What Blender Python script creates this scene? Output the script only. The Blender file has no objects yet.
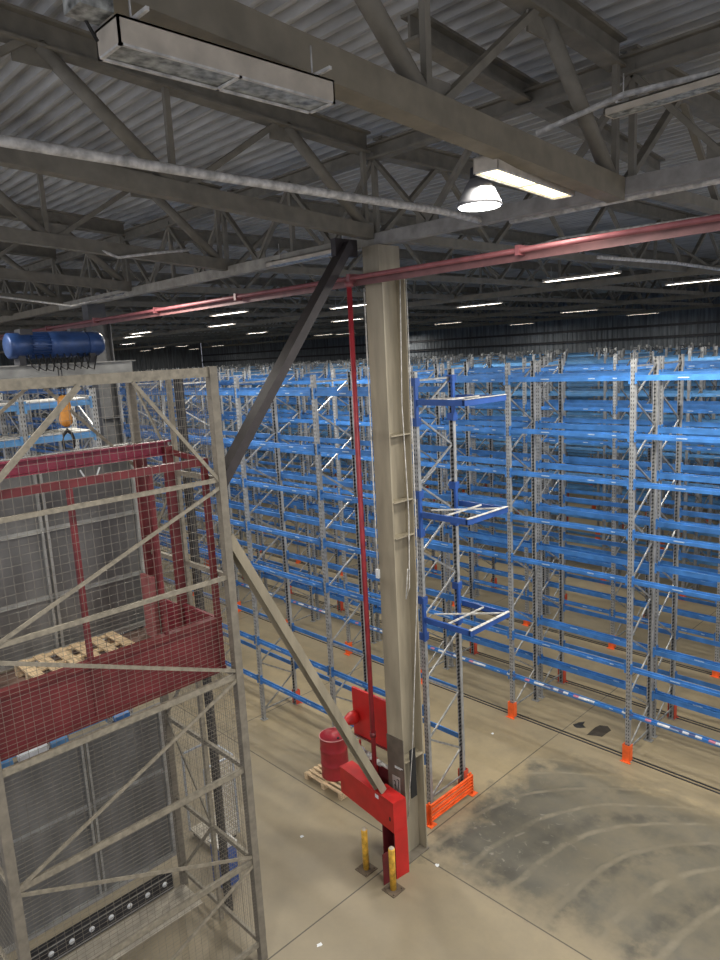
import bpy, math, random
from mathutils import Vector, Matrix
random.seed(7)
SC = bpy.context.scene
COL = SC.collection
V = Vector

# ------------------------------------------------------------------ materials
def mat(name, col, rough=0.6, metal=0.0, var=0.12, scale=6.0, bump=0.0, emit=None, estr=0.0, streak=None):
    m = bpy.data.materials.new(name); m.use_nodes = True
    nt = m.node_tree; N = nt.nodes; L = nt.links
    b = N['Principled BSDF']
    b.inputs['Roughness'].default_value = rough
    b.inputs['Metallic'].default_value = metal
    tc = N.new('ShaderNodeTexCoord')
    no = N.new('ShaderNodeTexNoise'); no.inputs['Scale'].default_value = scale
    no.inputs['Detail'].default_value = 5
    src = tc.outputs['Object']
    if streak:
        mp = N.new('ShaderNodeMapping'); mp.inputs['Scale'].default_value = streak
        L.new(src, mp.inputs['Vector']); src = mp.outputs['Vector']
    L.new(src, no.inputs['Vector'])
    cr = N.new('ShaderNodeValToRGB')
    lo = [max(0, c * (1 - var * 2)) for c in col]; hi = [min(1, c * (1 + var * 2)) for c in col]
    cr.color_ramp.elements[0].position = 0.3; cr.color_ramp.elements[0].color = (*lo, 1)
    cr.color_ramp.elements[1].position = 0.7; cr.color_ramp.elements[1].color = (*hi, 1)
    L.new(no.outputs['Fac'], cr.inputs['Fac']); L.new(cr.outputs['Color'], b.inputs['Base Color'])
    if bump:
        bp = N.new('ShaderNodeBump'); bp.inputs['Strength'].default_value = bump
        L.new(no.outputs['Fac'], bp.inputs['Height']); L.new(bp.outputs['Normal'], b.inputs['Normal'])
    if emit:
        b.inputs['Emission Color'].default_value = (*emit, 1)
        b.inputs['Emission Strength'].default_value = estr
    return m

GALV = mat('galvanised steel', (.34, .345, .34), .45, .55, .15, 9)
POST = mat('perforated upright steel', (.36, .365, .36), .45, .35, .12, 9)
nt = POST.node_tree; N = nt.nodes; L = nt.links       # rows of punched slots
pr = N['Principled BSDF']; base = pr.inputs['Base Color'].links[0].from_socket
tc = N.new('ShaderNodeTexCoord'); sp = N.new('ShaderNodeSeparateXYZ'); L.new(tc.outputs['Object'], sp.inputs[0])
def mth(nt, op, a, b=None, c=None):
    n = nt.nodes.new('ShaderNodeMath'); n.operation = op
    for i, x in enumerate((a, b, c)):
        if x is None: continue
        if isinstance(x, (int, float)): n.inputs[i].default_value = x
        else: nt.links.new(x, n.inputs[i])
    return n.outputs[0]
fz = mth(nt, 'FRACT', mth(nt, 'MULTIPLY', sp.outputs['Z'], 12.5))
hz = mth(nt, 'MULTIPLY', mth(nt, 'GREATER_THAN', fz, .25), mth(nt, 'LESS_THAN', fz, .72))
ax = mth(nt, 'ABSOLUTE', sp.outputs['X'])
hx = mth(nt, 'MULTIPLY', mth(nt, 'GREATER_THAN', ax, .015), mth(nt, 'LESS_THAN', ax, .032))
mk = mth(nt, 'MULTIPLY', hz, hx)
mx = N.new('ShaderNodeMix'); mx.data_type = 'RGBA'; L.new(mk, mx.inputs[0]); L.new(base, mx.inputs[6])
mx.inputs[7].default_value = (.05, .05, .055, 1); L.new(mx.outputs[2], pr.inputs['Base Color'])

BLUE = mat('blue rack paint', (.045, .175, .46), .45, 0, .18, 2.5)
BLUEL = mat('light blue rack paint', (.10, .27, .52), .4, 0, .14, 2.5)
BLUED = mat('deep blue paint', (.025, .08, .30), .4, 0, .1, 4)
STK = mat('pale beam lettering', (.40, .50, .62), .5, 0, .2, 60)
WHITE = mat('white sticker', (.75, .78, .80), .5, 0, .05)
ORANGE = mat('orange paint', (.85, .13, .025), .45, 0, .1)
REDF = mat('faded red guard paint', (.55, .07, .035), .5, 0, .15)
RED = mat('bright red paint', (.52, .018, .016), .4, 0, .08, 3)
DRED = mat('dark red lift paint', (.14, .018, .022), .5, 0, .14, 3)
PINK = mat('faded pink red pipe paint', (.22, .07, .078), .5, 0, .12)
DRUM = mat('drum red', (.33, .02, .03), .4, 0, .12, 4)
YEL = mat('yellow paint worn', (.70, .40, .05), .5, 0, .22, 14)
CAGE = mat('grey beige cage paint', (.25, .225, .175), .55, .1, .12, 16, .1)
WIRE = mat('wire', (.36, .33, .28), .45, .5, .05)
COLM = mat('column beige grey paint', (.29, .255, .185), .6, .0, .12, 1.6, 0, streak=(3, 3, .5))
TRUSS = mat('truss dusty grey paint', (.19, .175, .14), .7, 0, .1, 5)
TRUSSB = mat('heavy truss chord paint', (.21, .185, .135), .7, 0, .08, 5)
DECKM = mat('corrugated roof sheet', (.44, .44, .425), .6, .1, .14, 2.2, .05, streak=(.5, 7, 1))
DARK = mat('dark wall cladding', (.13, .145, .16), .75, 0, .25, 1.5, streak=(4, 4, .3))
DARKS = mat('dark steel', (.03, .03, .035), .6, .1, .2)
BRACE = mat('dark bronze brace paint', (.03, .024, .024), .5, .1, .15)
PANEL = mat('grey sheet panel', (.17, .17, .165), .6, .1, .14, 1.2, streak=(2, 2, .6))
PANELF = mat('panel frame steel', (.36, .36, .34), .5, .2, .12)
WOOD = mat('raw pallet wood', (.66, .50, .31), .8, 0, .18, 5, .1, streak=(1, 6, 6))
WHITEP = mat('white painted conduit', (.55, .54, .51), .5, 0, .2, 12)
FIXM = mat('lamp housing cream enamel', (.48, .43, .35), .5, 0, .1)
GLASSM = mat('frosted unlit lens', (.30, .31, .29), .25, 0, .35, 14)
MOTOR = mat('motor dark blue', (.02, .055, .17), .4, .2, .2, 5)
BLACK = mat('black rubber', (.015, .015, .015), .7, 0, .1)
HOOKY = mat('hook block orange', (.65, .28, .05), .5, 0, .15)
GLOW = mat('lit fluorescent tube', (.9, .9, .88), .4, 0, 0, emit=(1, .97, .92), estr=9)
GLOWN = mat('lit warm fluorescent tube', (.9, .9, .85), .4, 0, 0, emit=(1, .86, .55), estr=2.2)
GLOWH = mat('lit high bay lens', (.95, .95, .95), .4, 0, 0, emit=(1, .99, .95), estr=9)
TAN = mat('pale plank', (.46, .42, .34), .8, 0, .1)

def label_mat():
    m = mat('blue beam with sticker strip', (.055, .175, .41), .4, 0, .1, 2.5)
    nt = m.node_tree; N = nt.nodes; L = nt.links; pr = N['Principled BSDF']
    base = pr.inputs['Base Color'].links[0].from_socket
    tc = N.new('ShaderNodeTexCoord'); sp = N.new('ShaderNodeSeparateXYZ'); L.new(tc.outputs['Object'], sp.inputs[0])
    cell = mth(nt, 'FLOOR', mth(nt, 'MULTIPLY', sp.outputs['X'], 8))
    wn = N.new('ShaderNodeTexWhiteNoise'); wn.noise_dimensions = '1D'; L.new(cell, wn.inputs['W'])
    cr = N.new('ShaderNodeValToRGB'); cr.color_ramp.interpolation = 'CONSTANT'
    e = cr.color_ramp.elements
    e[0].position = 0; e[0].color = (.035, .17, .5, 1); e[1].position = .35; e[1].color = (.6, .62, .65, 1)
    for p, c in ((.55, (.1, .12, .25, 1)), (.7, (.55, .22, .3, 1)), (.82, (.05, .22, .55, 1)), (.92, (.75, .75, .75, 1))):
        k = e.new(p); k.color = c
    L.new(wn.outputs['Value'], cr.inputs['Fac'])
    band = mth(nt, 'LESS_THAN', mth(nt, 'ABSOLUTE', mth(nt, 'SUBTRACT', sp.outputs['Z'], .008)), .022)
    mx = N.new('ShaderNodeMix'); mx.data_type = 'RGBA'; L.new(band, mx.inputs[0]); L.new(base, mx.inputs[6])
    L.new(cr.outputs['Color'], mx.inputs[7]); L.new(mx.outputs[2], pr.inputs['Base Color'])
    return m
STRIP = label_mat()

# ------------------------------------------------------------------ mesh builder
class MB:
    def __init__(s): s.v = []; s.f = []; s.m = []; s.cm = 0; s.sm = []
    def add(s, vs, fs, smooth=False):
        o = len(s.v); s.v += [tuple(x) for x in vs]
        for f in fs: s.f.append([i + o for i in f]); s.m.append(s.cm); s.sm.append(smooth)
    def slot(s, k): s.cm = k; return s
    def box(s, x0, x1, y0, y1, z0, z1):
        if x0 > x1: x0, x1 = x1, x0
        if y0 > y1: y0, y1 = y1, y0
        if z0 > z1: z0, z1 = z1, z0
        s.add([(x0,y0,z0),(x1,y0,z0),(x1,y1,z0),(x0,y1,z0),(x0,y0,z1),(x1,y0,z1),(x1,y1,z1),(x0,y1,z1)],
              [(0,3,2,1),(4,5,6,7),(0,1,5,4),(1,2,6,5),(2,3,7,6),(3,0,4,7)]); return s
    def frame(s, a, b, up):
        a = V(a); b = V(b); d = (b - a).normalized(); up = V(up)
        if abs(d.dot(up.normalized())) > .98: up = V((0, 1, 0)) if abs(d.y) < .9 else V((1, 0, 0))
        side = d.cross(up).normalized(); u = side.cross(d).normalized()
        return a, b, side, u
    def prof(s, a, b, pts, up=(0, 0, 1), closed=True, caps=True):
        a, b, side, u = s.frame(a, b, up); n = len(pts)
        vs = [a + side * p[0] + u * p[1] for p in pts] + [b + side * p[0] + u * p[1] for p in pts]
        fs = [(i, (i + 1) % n, n + (i + 1) % n, n + i) for i in range(n)]
        if caps: fs += [tuple(range(n - 1, -1, -1)), tuple(range(n, 2 * n))]
        s.add(vs, fs); return s
    def bar(s, a, b, w, h, up=(0, 0, 1)):
        return s.prof(a, b, [(-w/2,-h/2),(w/2,-h/2),(w/2,h/2),(-w/2,h/2)], up)
    def chan(s, a, b, w, h, t, up=(0, 0, 1)):     # C section, open towards +side
        return s.prof(a, b, [(-w/2,-h/2),(w/2,-h/2),(w/2,-h/2+t),(-w/2+t,-h/2+t),(-w/2+t,h/2-t),(w/2,h/2-t),(w/2,h/2),(-w/2,h/2)], up)
    def ibeam(s, a, b, w, h, t, up=(0, 0, 1)):
        k = t / 2
        return s.prof(a, b, [(-w/2,-h/2),(w/2,-h/2),(w/2,-h/2+t),(k,-h/2+t),(k,h/2-t),(w/2,h/2-t),(w/2,h/2),(-w/2,h/2),(-w/2,h/2-t),(-k,h/2-t),(-k,-h/2+t),(-w/2,-h/2+t)], up)
    def angle(s, a, b, w, t=.008, up=(0, 0, 1), flip=1):
        return s.prof(a, b, [(0,0),(flip*w,0),(flip*w,t),(flip*t,t),(flip*t,w),(0,w)][::flip], up)
    def tube(s, pts, r, n=8, caps=True):
        pts = [V(p) for p in pts]; rings = []
        ref = V((0, 0, 1))
        for i, p in enumerate(pts):
            d = (pts[min(i+1, len(pts)-1)] - pts[max(i-1, 0)]).normalized()
            rf = ref if abs(d.dot(ref)) < .95 else V((0, 1, 0))
            sd = d.cross(rf).normalized(); u = sd.cross(d).normalized()
            rr = r[i] if isinstance(r, (list, tuple)) else r
            rings.append([p + (sd * math.cos(2*math.pi*k/n) + u * math.sin(2*math.pi*k/n)) * rr for k in range(n)])
        vs = [q for R in rings for q in R]; fs = []
        for i in range(len(rings) - 1):
            for k in range(n): fs.append((i*n+k, i*n+(k+1)%n, (i+1)*n+(k+1)%n, (i+1)*n+k))
        if caps: fs += [tuple(range(n))[::-1], tuple(range((len(rings)-1)*n, len(rings)*n))]
        s.add(vs, fs, True); return s
    def lathe(s, c, prof, n=24, axis='Z'):
        c = V(c); vs = []; fs = []
        for r, z in prof:
            for k in range(n):
                a = 2*math.pi*k/n; p = V((r*math.cos(a), r*math.sin(a), z))
                if axis == 'Y': p = V((p.x, p.z, p.y))
                if axis == 'X': p = V((p.z, p.x, p.y))
                vs.append(c + p)
        m = len(prof)
        for i in range(m-1):
            for k in range(n): fs.append((i*n+k, i*n+(k+1)%n, (i+1)*n+(k+1)%n, (i+1)*n+k))
        fs.append(tuple(range(n))[::-1]); fs.append(tuple(range((m-1)*n, m*n)))
        s.add(vs, fs, True); return s
    def mesh(s, name, mats):
        me = bpy.data.meshes.new(name); me.from_pydata(s.v, [], s.f)
        for m in (mats if isinstance(mats, (list, tuple)) else [mats]): me.materials.append(m)
        me.polygons.foreach_set('material_index', s.m)
        me.polygons.foreach_set('use_smooth', s.sm); me.update()
        return me
    def obj(s, name, mats, parent=None, loc=None):
        return link(name, s.mesh(name, mats), parent, loc)

def link(name, me, parent=None, loc=None, rot=None):
    o = bpy.data.objects.new(name, me); COL.objects.link(o)
    if parent is not None: o.parent = parent
    if loc is not None: o.location = loc
    if rot is not None: o.rotation_euler = rot
    return o
def tag(o, label=None, cat=None, group=None, kind=None):
    if label: o['label'] = label
    if cat: o['category'] = cat
    if group: o['group'] = group
    if kind: o['kind'] = kind
    return o
def thing(name, loc, label, cat, group=None):
    o = bpy.data.objects.new(name, None); COL.objects.link(o); o.location = loc
    o.empty_display_size = .2
    return tag(o, label, cat, group)
def struct(name, mb, m, parent=None):
    o = mb.obj(name, m, parent); o['kind'] = 'structure'; return o

# ------------------------------------------------------------------ floor
def floor_mat():
    m = bpy.data.materials.new('concrete floor'); m.use_nodes = True
    nt = m.node_tree; N = nt.nodes; L = nt.links; b = N['Principled BSDF']
    b.inputs['Roughness'].default_value = .55
    tc = N.new('ShaderNodeTexCoord'); P = tc.outputs['Object']
    sp = N.new('ShaderNodeSeparateXYZ'); L.new(P, sp.inputs[0]); X, Y = sp.outputs['X'], sp.outputs['Y']
    def noise(scale, det=6, rough=.6):
        n = N.new('ShaderNodeTexNoise'); n.inputs['Scale'].default_value = scale
        n.inputs['Detail'].default_value = det; n.inputs['Roughness'].default_value = rough
        L.new(P, n.inputs['Vector']); return n.outputs['Fac']
    n1 = noise(.45); n2 = noise(2.2); n3 = noise(14)
    cr = N.new('ShaderNodeValToRGB'); e = cr.color_ramp.elements
    e[0].position = .33; e[0].color = (.205, .168, .105, 1); e[1].position = .68; e[1].color = (.37, .295, .17, 1)
    mix = mth(nt, 'ADD', mth(nt, 'MULTIPLY', n1, .55), mth(nt, 'ADD', mth(nt, 'MULTIPLY', n2, .35), mth(nt, 'MULTIPLY', n3, .10)))
    L.new(mix, cr.inputs['Fac']); col = cr.outputs['Color']
    def darken(col, fac, c):
        mx = N.new('ShaderNodeMix'); mx.data_type = 'RGBA'; L.new(fac, mx.inputs[0]); L.new(col, mx.inputs[6])
        mx.inputs[7].default_value = (*c, 1); return mx.outputs[2]
    def ramp(v, a, bb):
        r = N.new('ShaderNodeMapRange'); r.inputs[1].default_value = a; r.inputs[2].default_value = bb
        L.new(v, r.inputs[0]); return r.outputs[0]
    # warmer and paler under the racks, greyer in the loading bay
    bay = ramp(mth(nt, 'ADD', Y, mth(nt, 'MULTIPLY', n1, 3)), 11.5, 8.5)
    col = darken(col, mth(nt, 'MULTIPLY', bay, .5), (.245, .22, .17))
    # rubber-blackened turning patch
    wob = mth(nt, 'MULTIPLY', mth(nt, 'SUBTRACT', n2, .5), 1.6)
    inx = mth(nt, 'MULTIPLY', ramp(mth(nt, 'ADD', X, wob), -7.75, -7.2), ramp(mth(nt, 'ADD', X, wob), 1.5, -1.0))
    iny = mth(nt, 'MULTIPLY', ramp(mth(nt, 'ADD', Y, wob), 8.2, 9.0), ramp(mth(nt, 'ADD', Y, wob), 13.0, 12.3))
    patch = mth(nt, 'MULTIPLY', mth(nt, 'MULTIPLY', inx, iny), mth(nt, 'ADD', .25, mth(nt, 'MULTIPLY', n2, 1.0)))
    col = darken(col, mth(nt, 'MULTIPLY', patch, 1.05), (.105, .098, .075))
    # curved tyre arcs
    g_ = mth(nt, 'DIVIDE', mth(nt, 'SUBTRACT', Y, 8.6), 3.7)
    bend = mth(nt, 'MULTIPLY', mth(nt, 'MULTIPLY', mth(nt, 'MULTIPLY', g_, g_), g_), 1.7)
    ph = mth(nt, 'SUBTRACT', X, bend)
    def arcs(freq, thr, c, amt, wobble, off=0.0):
        w = mth(nt, 'SINE', mth(nt, 'ADD', mth(nt, 'MULTIPLY', mth(nt, 'ADD', ph, off), freq), mth(nt, 'MULTIPLY', n1, wobble)))
        a = mth(nt, 'MULTIPLY', ramp(w, thr, 1.0), mth(nt, 'MULTIPLY', patch, mth(nt, 'MULTIPLY', ramp(n2, .36, .58), amt)))
        return darken(col, a, c)
    heavy = mth(nt, 'MULTIPLY', ramp(mth(nt, 'ADD', X, wob), -5.0, -6.4), ramp(mth(nt, 'ADD', Y, wob), 11.8, 10.6))
    col = darken(col, mth(nt, 'MULTIPLY', mth(nt, 'MULTIPLY', heavy, patch), .8), (.06, .058, .048))
    col = arcs(5.2, .35, (.06, .055, .042), .75, 5)
    col = arcs(7.9, .84, (.30, .26, .18), .5, 4, .3)
    sc = N.new('ShaderNodeTexNoise'); sc.inputs['Scale'].default_value = 3.2; sc.inputs['Detail'].default_value = 8; sc.inputs['Distortion'].default_value = 2.5
    L.new(P, sc.inputs['Vector'])
    col = darken(col, mth(nt, 'MULTIPLY', mth(nt, 'MULTIPLY', heavy, patch), mth(nt, 'MULTIPLY', ramp(sc.outputs['Fac'], .62, .72), .4)), (.42, .39, .32))
    # saw-cut joints
    def joint(v, at, w=.012):
        return mth(nt, 'LESS_THAN', mth(nt, 'ABSOLUTE', mth(nt, 'SUBTRACT', v, at)), w)
    for at in (2.2, 8.25): col = darken(col, mth(nt, 'MULTIPLY', joint(Y, at), .85), (.05, .045, .035))
    for at in (-19.8, -13.8, -7.77, -1.8): col = darken(col, mth(nt, 'MULTIPLY', joint(X, at), .85), (.05, .045, .035))
    # darker mottled bands along the rack tracks
    fy = mth(nt, 'FRACT', mth(nt, 'DIVIDE', mth(nt, 'SUBTRACT', Y, 12.9), 5.2))
    tr = mth(nt, 'MULTIPLY', mth(nt, 'LESS_THAN', fy, .56), mth(nt, 'MULTIPLY', mth(nt, 'GREATER_THAN', Y, 12.9), mth(nt, 'MULTIPLY', n2, .55)))
    col = darken(col, tr, (.22, .19, .13))
    L.new(col, b.inputs['Base Color'])
    bp = N.new('ShaderNodeBump'); bp.inputs['Strength'].default_value = .08; L.new(n3, bp.inputs['Height']); L.new(bp.outputs['Normal'], b.inputs['Normal'])
    return m
struct('floor', MB().box(-80, 12, -10, 50, -.2, 0), floor_mat())

# wire-guidance rails let into the floor along the rack aisles
for i, (y, lab) in enumerate(((13.47, 'pair of dark steel guide rails in the floor before the first tall rack row'),
                              (15.78, 'dark steel guide rails in the floor behind the first double rack row'),
                              (18.55, 'dark steel guide rails in the floor before the second double rack row'))):
    t = thing('floor_guide_rail', (0, y, 0), lab, 'guide rail', 'floor guide rails')
    for dy in (-.05, .05):
        MB().box(-60, 9, dy-.014, dy+.014, 0, .018).obj('rail', DARKS, t)

# ------------------------------------------------------------------ walls and roof
w = MB()
x = -80.0
while x < 12:                                  # corrugated cladding, ribs standing
    w.box(x, x+.22, 50, 50.06, 0, 12.3); w.box(x+.22, x+.40, 50.04, 50.1, 0, 12.3); x += .4
struct('wall_back', w, DARK)
w = MB(); y = -10.0
while y < 50:
    w.box(-80, -80.06, y, y+.3, 0, 13.4); w.box(-80.04, -80.1, y+.3, y+.6, 0, 13.4); y += .6
struct('wall_left', w, DARK)
t = 0
for z in (8.9, 9.7):
    struct('trim_%d' % (t+1), MB().chan((-80, 49.9, z), (12, 49.9, z), .12, .16, .02), DARKS); t += 1
def roof_z(Y): return 12.15 + (0.068*(8.1-Y) if Y < 8.1 else 0)
d = MB(); Y = -10.0; vs = []; p = .24
prof = []
while Y < 50:
    for dy, dz in ((0, 0), (.06, 0), (.09, .10), (.21, .10)):
        prof.append((Y+dy, roof_z(Y+dy)+dz))
    Y += p
n = len(prof)
vs = [(-80, a, b) for a, b in prof] + [(12, a, b) for a, b in prof]
d.add(vs, [(i, i+1, n+i+1, n+i) for i in range(n-1)])
struct('ceiling', d, DECKM)

# ------------------------------------------------------------------ roof trusses
def gusset(mb, c, nrm, s=.16):
    c = V(c)
    if nrm == 'X': mb.box(c.x-.012, c.x+.012, c.y-s, c.y+s, c.z-s*.6, c.z+s*.6)
    else: mb.box(c.x-s, c.x+s, c.y-.012, c.y+.012, c.z-s*.6, c.z+s*.6)
def y_truss(X, Y0, Y1, label, group, heavy=False, zoff=0, npan=4, detail=True):
    """lattice truss along Y in the plane x=X"""
    sl = .068
    zb = lambda Y: 10.58 + zoff + (sl*(8.1-Y) if Y < 8.1 else 0)
    zt = lambda Y: 11.86 + (sl*(8.1-Y) if Y < 8.1 else 0)
    t = thing('roof_truss', (X, Y0, zb(Y0)), label, 'roof truss', group); o = V(t.location)
    R = lambda x, y, z: V((x, y, z)) - o
    w = .24 if heavy else .16
    b = MB()
    if heavy: b.bar(R(X, Y0, zb(Y0)), R(X, Y1, zb(Y1)), .20, .24)
    else: b.bar(R(X, Y0, zb(Y0)), R(X, Y1, zb(Y1)), .16, .20 if detail else .14)
    b.obj('bottom_chord', TRUSSB if heavy else TRUSS, t)
    MB().ibeam(R(X, Y0, zt(Y0)), R(X, Y1, zt(Y1)), .2, .3, .03).obj('top_chord', TRUSS, t)
    L_ = (Y1-Y0)/npan
    for k in range(npan):
        a = Y0+k*L_; m_ = a+L_/2; c = a+L_
        MB().bar(R(X, a+.05, zb(a)+.06), R(X, m_-.08, zt(m_)-.12), .07, .10, (1, 0, 0)).obj('web_member', TRUSS, t)
        q = MB()
        if detail: q.tube([R(X, m_+.08, zt(m_)-.12), R(X, c-.1, zb(c)+.07)], .08, 10)
        else: q.bar(R(X, m_+.08, zt(m_)-.12), R(X, c-.1, zb(c)+.07), .06, .08, (1, 0, 0))
        q.obj('web_member', TRUSS, t)
        if detail:
            MB().bar(R(X+.04, c-.12, zb(c)+.08), R(X+.04, c-.12, zt(c)-.12), .07, .06, (1, 0, 0)).obj('web_post', TRUSS, t)
            if k < npan-1:
                g = MB(); gusset(g, R(X, c, zb(c)+.14), 'X', .22); g.obj('gusset_plate', TRUSS, t)
            g = MB(); gusset(g, R(X, m_, zt(m_)-.2), 'X', .2); g.obj('gusset_plate', TRUSS, t)
    return t
def x_truss(Y, X0, X1, label, group, npan, zb=10.5, zt=11.75, near=False, cm=None):
    t = thing('roof_truss', (X0, Y, zb), label, 'roof truss', group); o = V(t.location)
    R = lambda x, y, z: V((x, y, z)) - o
    MB().bar(R(X0, Y, zb), R(X1, Y, zb), .16, .18).obj('bottom_chord', cm or TRUSSB, t)
    MB().ibeam(R(X0, Y, zt), R(X1, Y, zt), .18, .22, .03).obj('top_chord', TRUSS, t)
    L_ = (X1-X0)/npan; g = MB()
    for k in range(npan):
        a = X0+k*L_; m_ = a+L_/2; c = a+L_
        MB().bar(R(a, Y, zt-.1), R(m_, Y, zb+.08), .09, .06).obj('web_member', TRUSS, t)
        MB().bar(R(m_, Y, zb+.08), R(c, Y, zt-.1), .09, .06).obj('web_member', TRUSS, t)
        MB().bar(R(a, Y, zb), R(a, Y, zt), .07, .07, (0, 1, 0)).obj('web_post', TRUSS, t)
        if near:
            g = MB(); gusset(g, R(m_, Y, zb+.12), 'Y', .2); g.obj('gusset_plate', TRUSS, t)
    return t
near_names = {0: 'heavy brown truss crossing overhead above the long unlit lamp',
              1: 'grey lattice truss meeting the head of the tall column',
              2: 'grey lattice truss one bay behind the column truss',
              3: 'grey lattice truss two bays behind the column truss',
              4: 'grey lattice truss three bays behind the column truss'}
for k in range(0, 9):
    X = -3.9*(k+1)
    lab = near_names.get(k, 'dusty lattice truss number %d of the near span, beyond the blue hoist motor' % (k+1))
    if k > 4: lab = 'distant lattice truss of the near span beyond the blue hoist motor'
    y_truss(X, -1.6, 8.0, lab, 'near span trusses', heavy=(k == 0), zoff=-.12 if k == 0 else .02, npan=3, detail=k < 5)
y_truss(0.0, -1.6, 8.0, 'heavy truss over the viewer beside the column line', 'near span trusses', heavy=True, npan=3)
for s, (Y0, Y1) in enumerate(((8.2, 20), (20, 32), (32, 44))):
    for k in range(0, 14 if s < 2 else 12):
        X = -3.9*k
        y_truss(X, Y0+.05, Y1-.05, ('lattice truss spanning over the first racks behind the column', 'lattice truss over the middle rack rows',
                'lattice truss over the farthest rack rows')[s], ('trusses over the first racks', 'trusses over the middle racks', 'trusses over the farthest racks')[s], npan=4, detail=False)
x_truss(8.1, -19.8, -7.75, 'pale long truss running left from the head of the tall column', 'girder trusses', 6, near=True, cm=mat('pale dusty chord', (.34, .32, .27), .7))
x_truss(8.1, -7.75, 4.2, 'dusty girder truss running right from the head of the tall column', 'girder trusses', 6, near=True, cm=mat('grey dusty chord', (.27, .26, .24), .7))
x_truss(8.1, -60, -19.8, 'far girder truss on the column line beyond the second column', 'girder trusses', 20)
for Y, lab in ((20, 'girder truss crossing above the first double rack rows'), (32, 'girder truss crossing above the middle rack rows'), (44, 'girder truss crossing above the farthest rack rows')):
    x_truss(Y, -70, 6, lab, 'girder trusses', 26)
# flat bracing bars under the deck
for a, b, lab in (((-6.9, -1, 12.3), (-3.95, 5.6, 12.0), 'flat diagonal brace bar high above the long unlit lamp'),
                  ((-4.9, 5.7, 11.9), (-5.6, 13.1, 11.75), 'dark sloping roof beam above the bell lamp')):
    m_ = MB(); a = V(a); b = V(b); m_.ibeam(V((0, 0, 0)), b-a, .2, .26, .03)
    tag(m_.obj('roof_beam', TRUSS, None, a), lab, 'roof beam')

# ------------------------------------------------------------------ steel columns
def column(X, Y, label, z1=10.4, COLM=COLM):
    t = thing('steel_column', (X, Y, 0), label, 'steel column', 'columns of the near line')
    f = .36; dpt = .52
    b = MB(); b.box(-f/2, f/2, -dpt/2, -dpt/2+.03, 0, 9.95); b.box(-f/2, f/2, dpt/2-.03, dpt/2, 0, 9.95)
    b.box(-.015, .015, -dpt/2+.03, dpt/2-.03, 0, 9.95)
    b.obj('shaft', COLM, t)
    for z in (1.9, 5.84, 6.43, 7.5):
        MB().box(-f/2+.01, f/2+.015, -dpt/2+.031, dpt/2-.031, z, z+.02).obj('stiffener_plate', COLM, t)
    MB().box(-.17, .17, -.30, .16, 9.95, z1).box(-.22, .22, -.3, .3, 9.93, 9.96).obj('head', COLM, t)
    MB().box(-.20, .20, -.28, .28, 0, .03).obj('base_plate', mat('base plate dusty', (.16, .14, .11)), t)
    return t
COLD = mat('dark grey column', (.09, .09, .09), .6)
c0 = column(-7.72, 8.2, 'tall beige steel column rising behind the red cabinet')
MB().box(-.19, .19, -.275, -.262, 1.25, 2.35).obj('grey_sign_plate', mat('dull brown plate', (.12, .10, .08), .5, .1, .1), c0)
MB().box(-.02, .12, -.279, -.276, 1.78, 1.82).box(.0, .16, -.279, -.276, 1.80, 1.815).obj('white_tag', WHITE, c0)
sg = MB().box(-.09, .09, -.279, -.276, 1.3, 1.62).obj('number_plate', mat('grey plate', (.33, .32, .29)), c0)
nm = MB().slot(0)
for (a, b2) in (((-.055, 1.52), (-.015, 1.52)), ((-.015, 1.52), (-.015, 1.36)), ((.02, 1.57), (.065, 1.57)), ((.065, 1.57), (.03, 1.36)), ((-.05, 1.44), (-.015, 1.44))):
    nm.bar((a[0], -.281, a[1]), (b2[0], -.281, b2[1]), .014, .005, (0, 1, 0))
nm.obj('number_marks', BLACK, sg)
MB().box(.181, .20, -.12, .02, 1.2, 2.1).obj('switch_box', BLACK, c0)
MB().tube([(-.2, -.27, 9.8), (-.2, -.275, 6), (-.2, -.27, 5.2)], .012, 6).obj('cable', WHITEP, c0)
MB().box(-.22, -.16, -.31, -.265, 5.15, 5.3).obj('junction_box', WHITE, c0)
MB().tube([(.2, .12, 9.9), (.195, .05, 8), (.2, .1, 6.2), (.24, .0, 5.0), (.2, -.05, 4.8), (.2, .02, 5.3)], .009, 6).obj('loose_cable', WHITEP, c0)
MB().tube([(.2, .26, 9.9), (.2, .27, 5.3), (.21, -.05, 2.2), (.2, -.24, .9)], .008, 6).obj('thin_conduit', WHITEP, c0)
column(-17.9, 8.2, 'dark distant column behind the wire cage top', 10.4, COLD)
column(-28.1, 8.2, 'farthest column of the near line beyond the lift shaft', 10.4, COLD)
column(4.2, 8.2, 'steel column beyond the right edge of the aisle', 10.4)

# K-braces between cage post and column
t = thing('column_brace', (-7.95, 5.06, 7.2), 'dark slanting channel brace from the cage corner up to the roof', 'brace')
o = V(t.location); b = MB()
b.chan((0, 0, 0), V((-7.9, 7.6, 10.42)) - o, .13, .2, .02, (1, 0, 0)); b.obj('channel', BRACE, t)
MB().box(-.05, .05, 2.3, 2.75, 3.05, 3.3).obj('end_plate', BRACE, t)
t = thing('column_brace', (-7.9, 5.06, 6.5), 'beige slanting channel brace from the cage corner down to the red cabinet', 'brace')
o = V(t.location); b = MB()
b.chan((0, 0, 0), V((-7.85, 7.66, 1.44)) - o, .13, .18, .02, (1, 0, 0)); b.bar((.01, 0.02, .02), V((-7.84, 7.66, 1.44)) - o, .03, .03)
b.obj('channel', COLM, t)
MB().box(-.06, .06, -.02, .05, -.2, .15).obj('end_plate', COLM, t)

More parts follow.
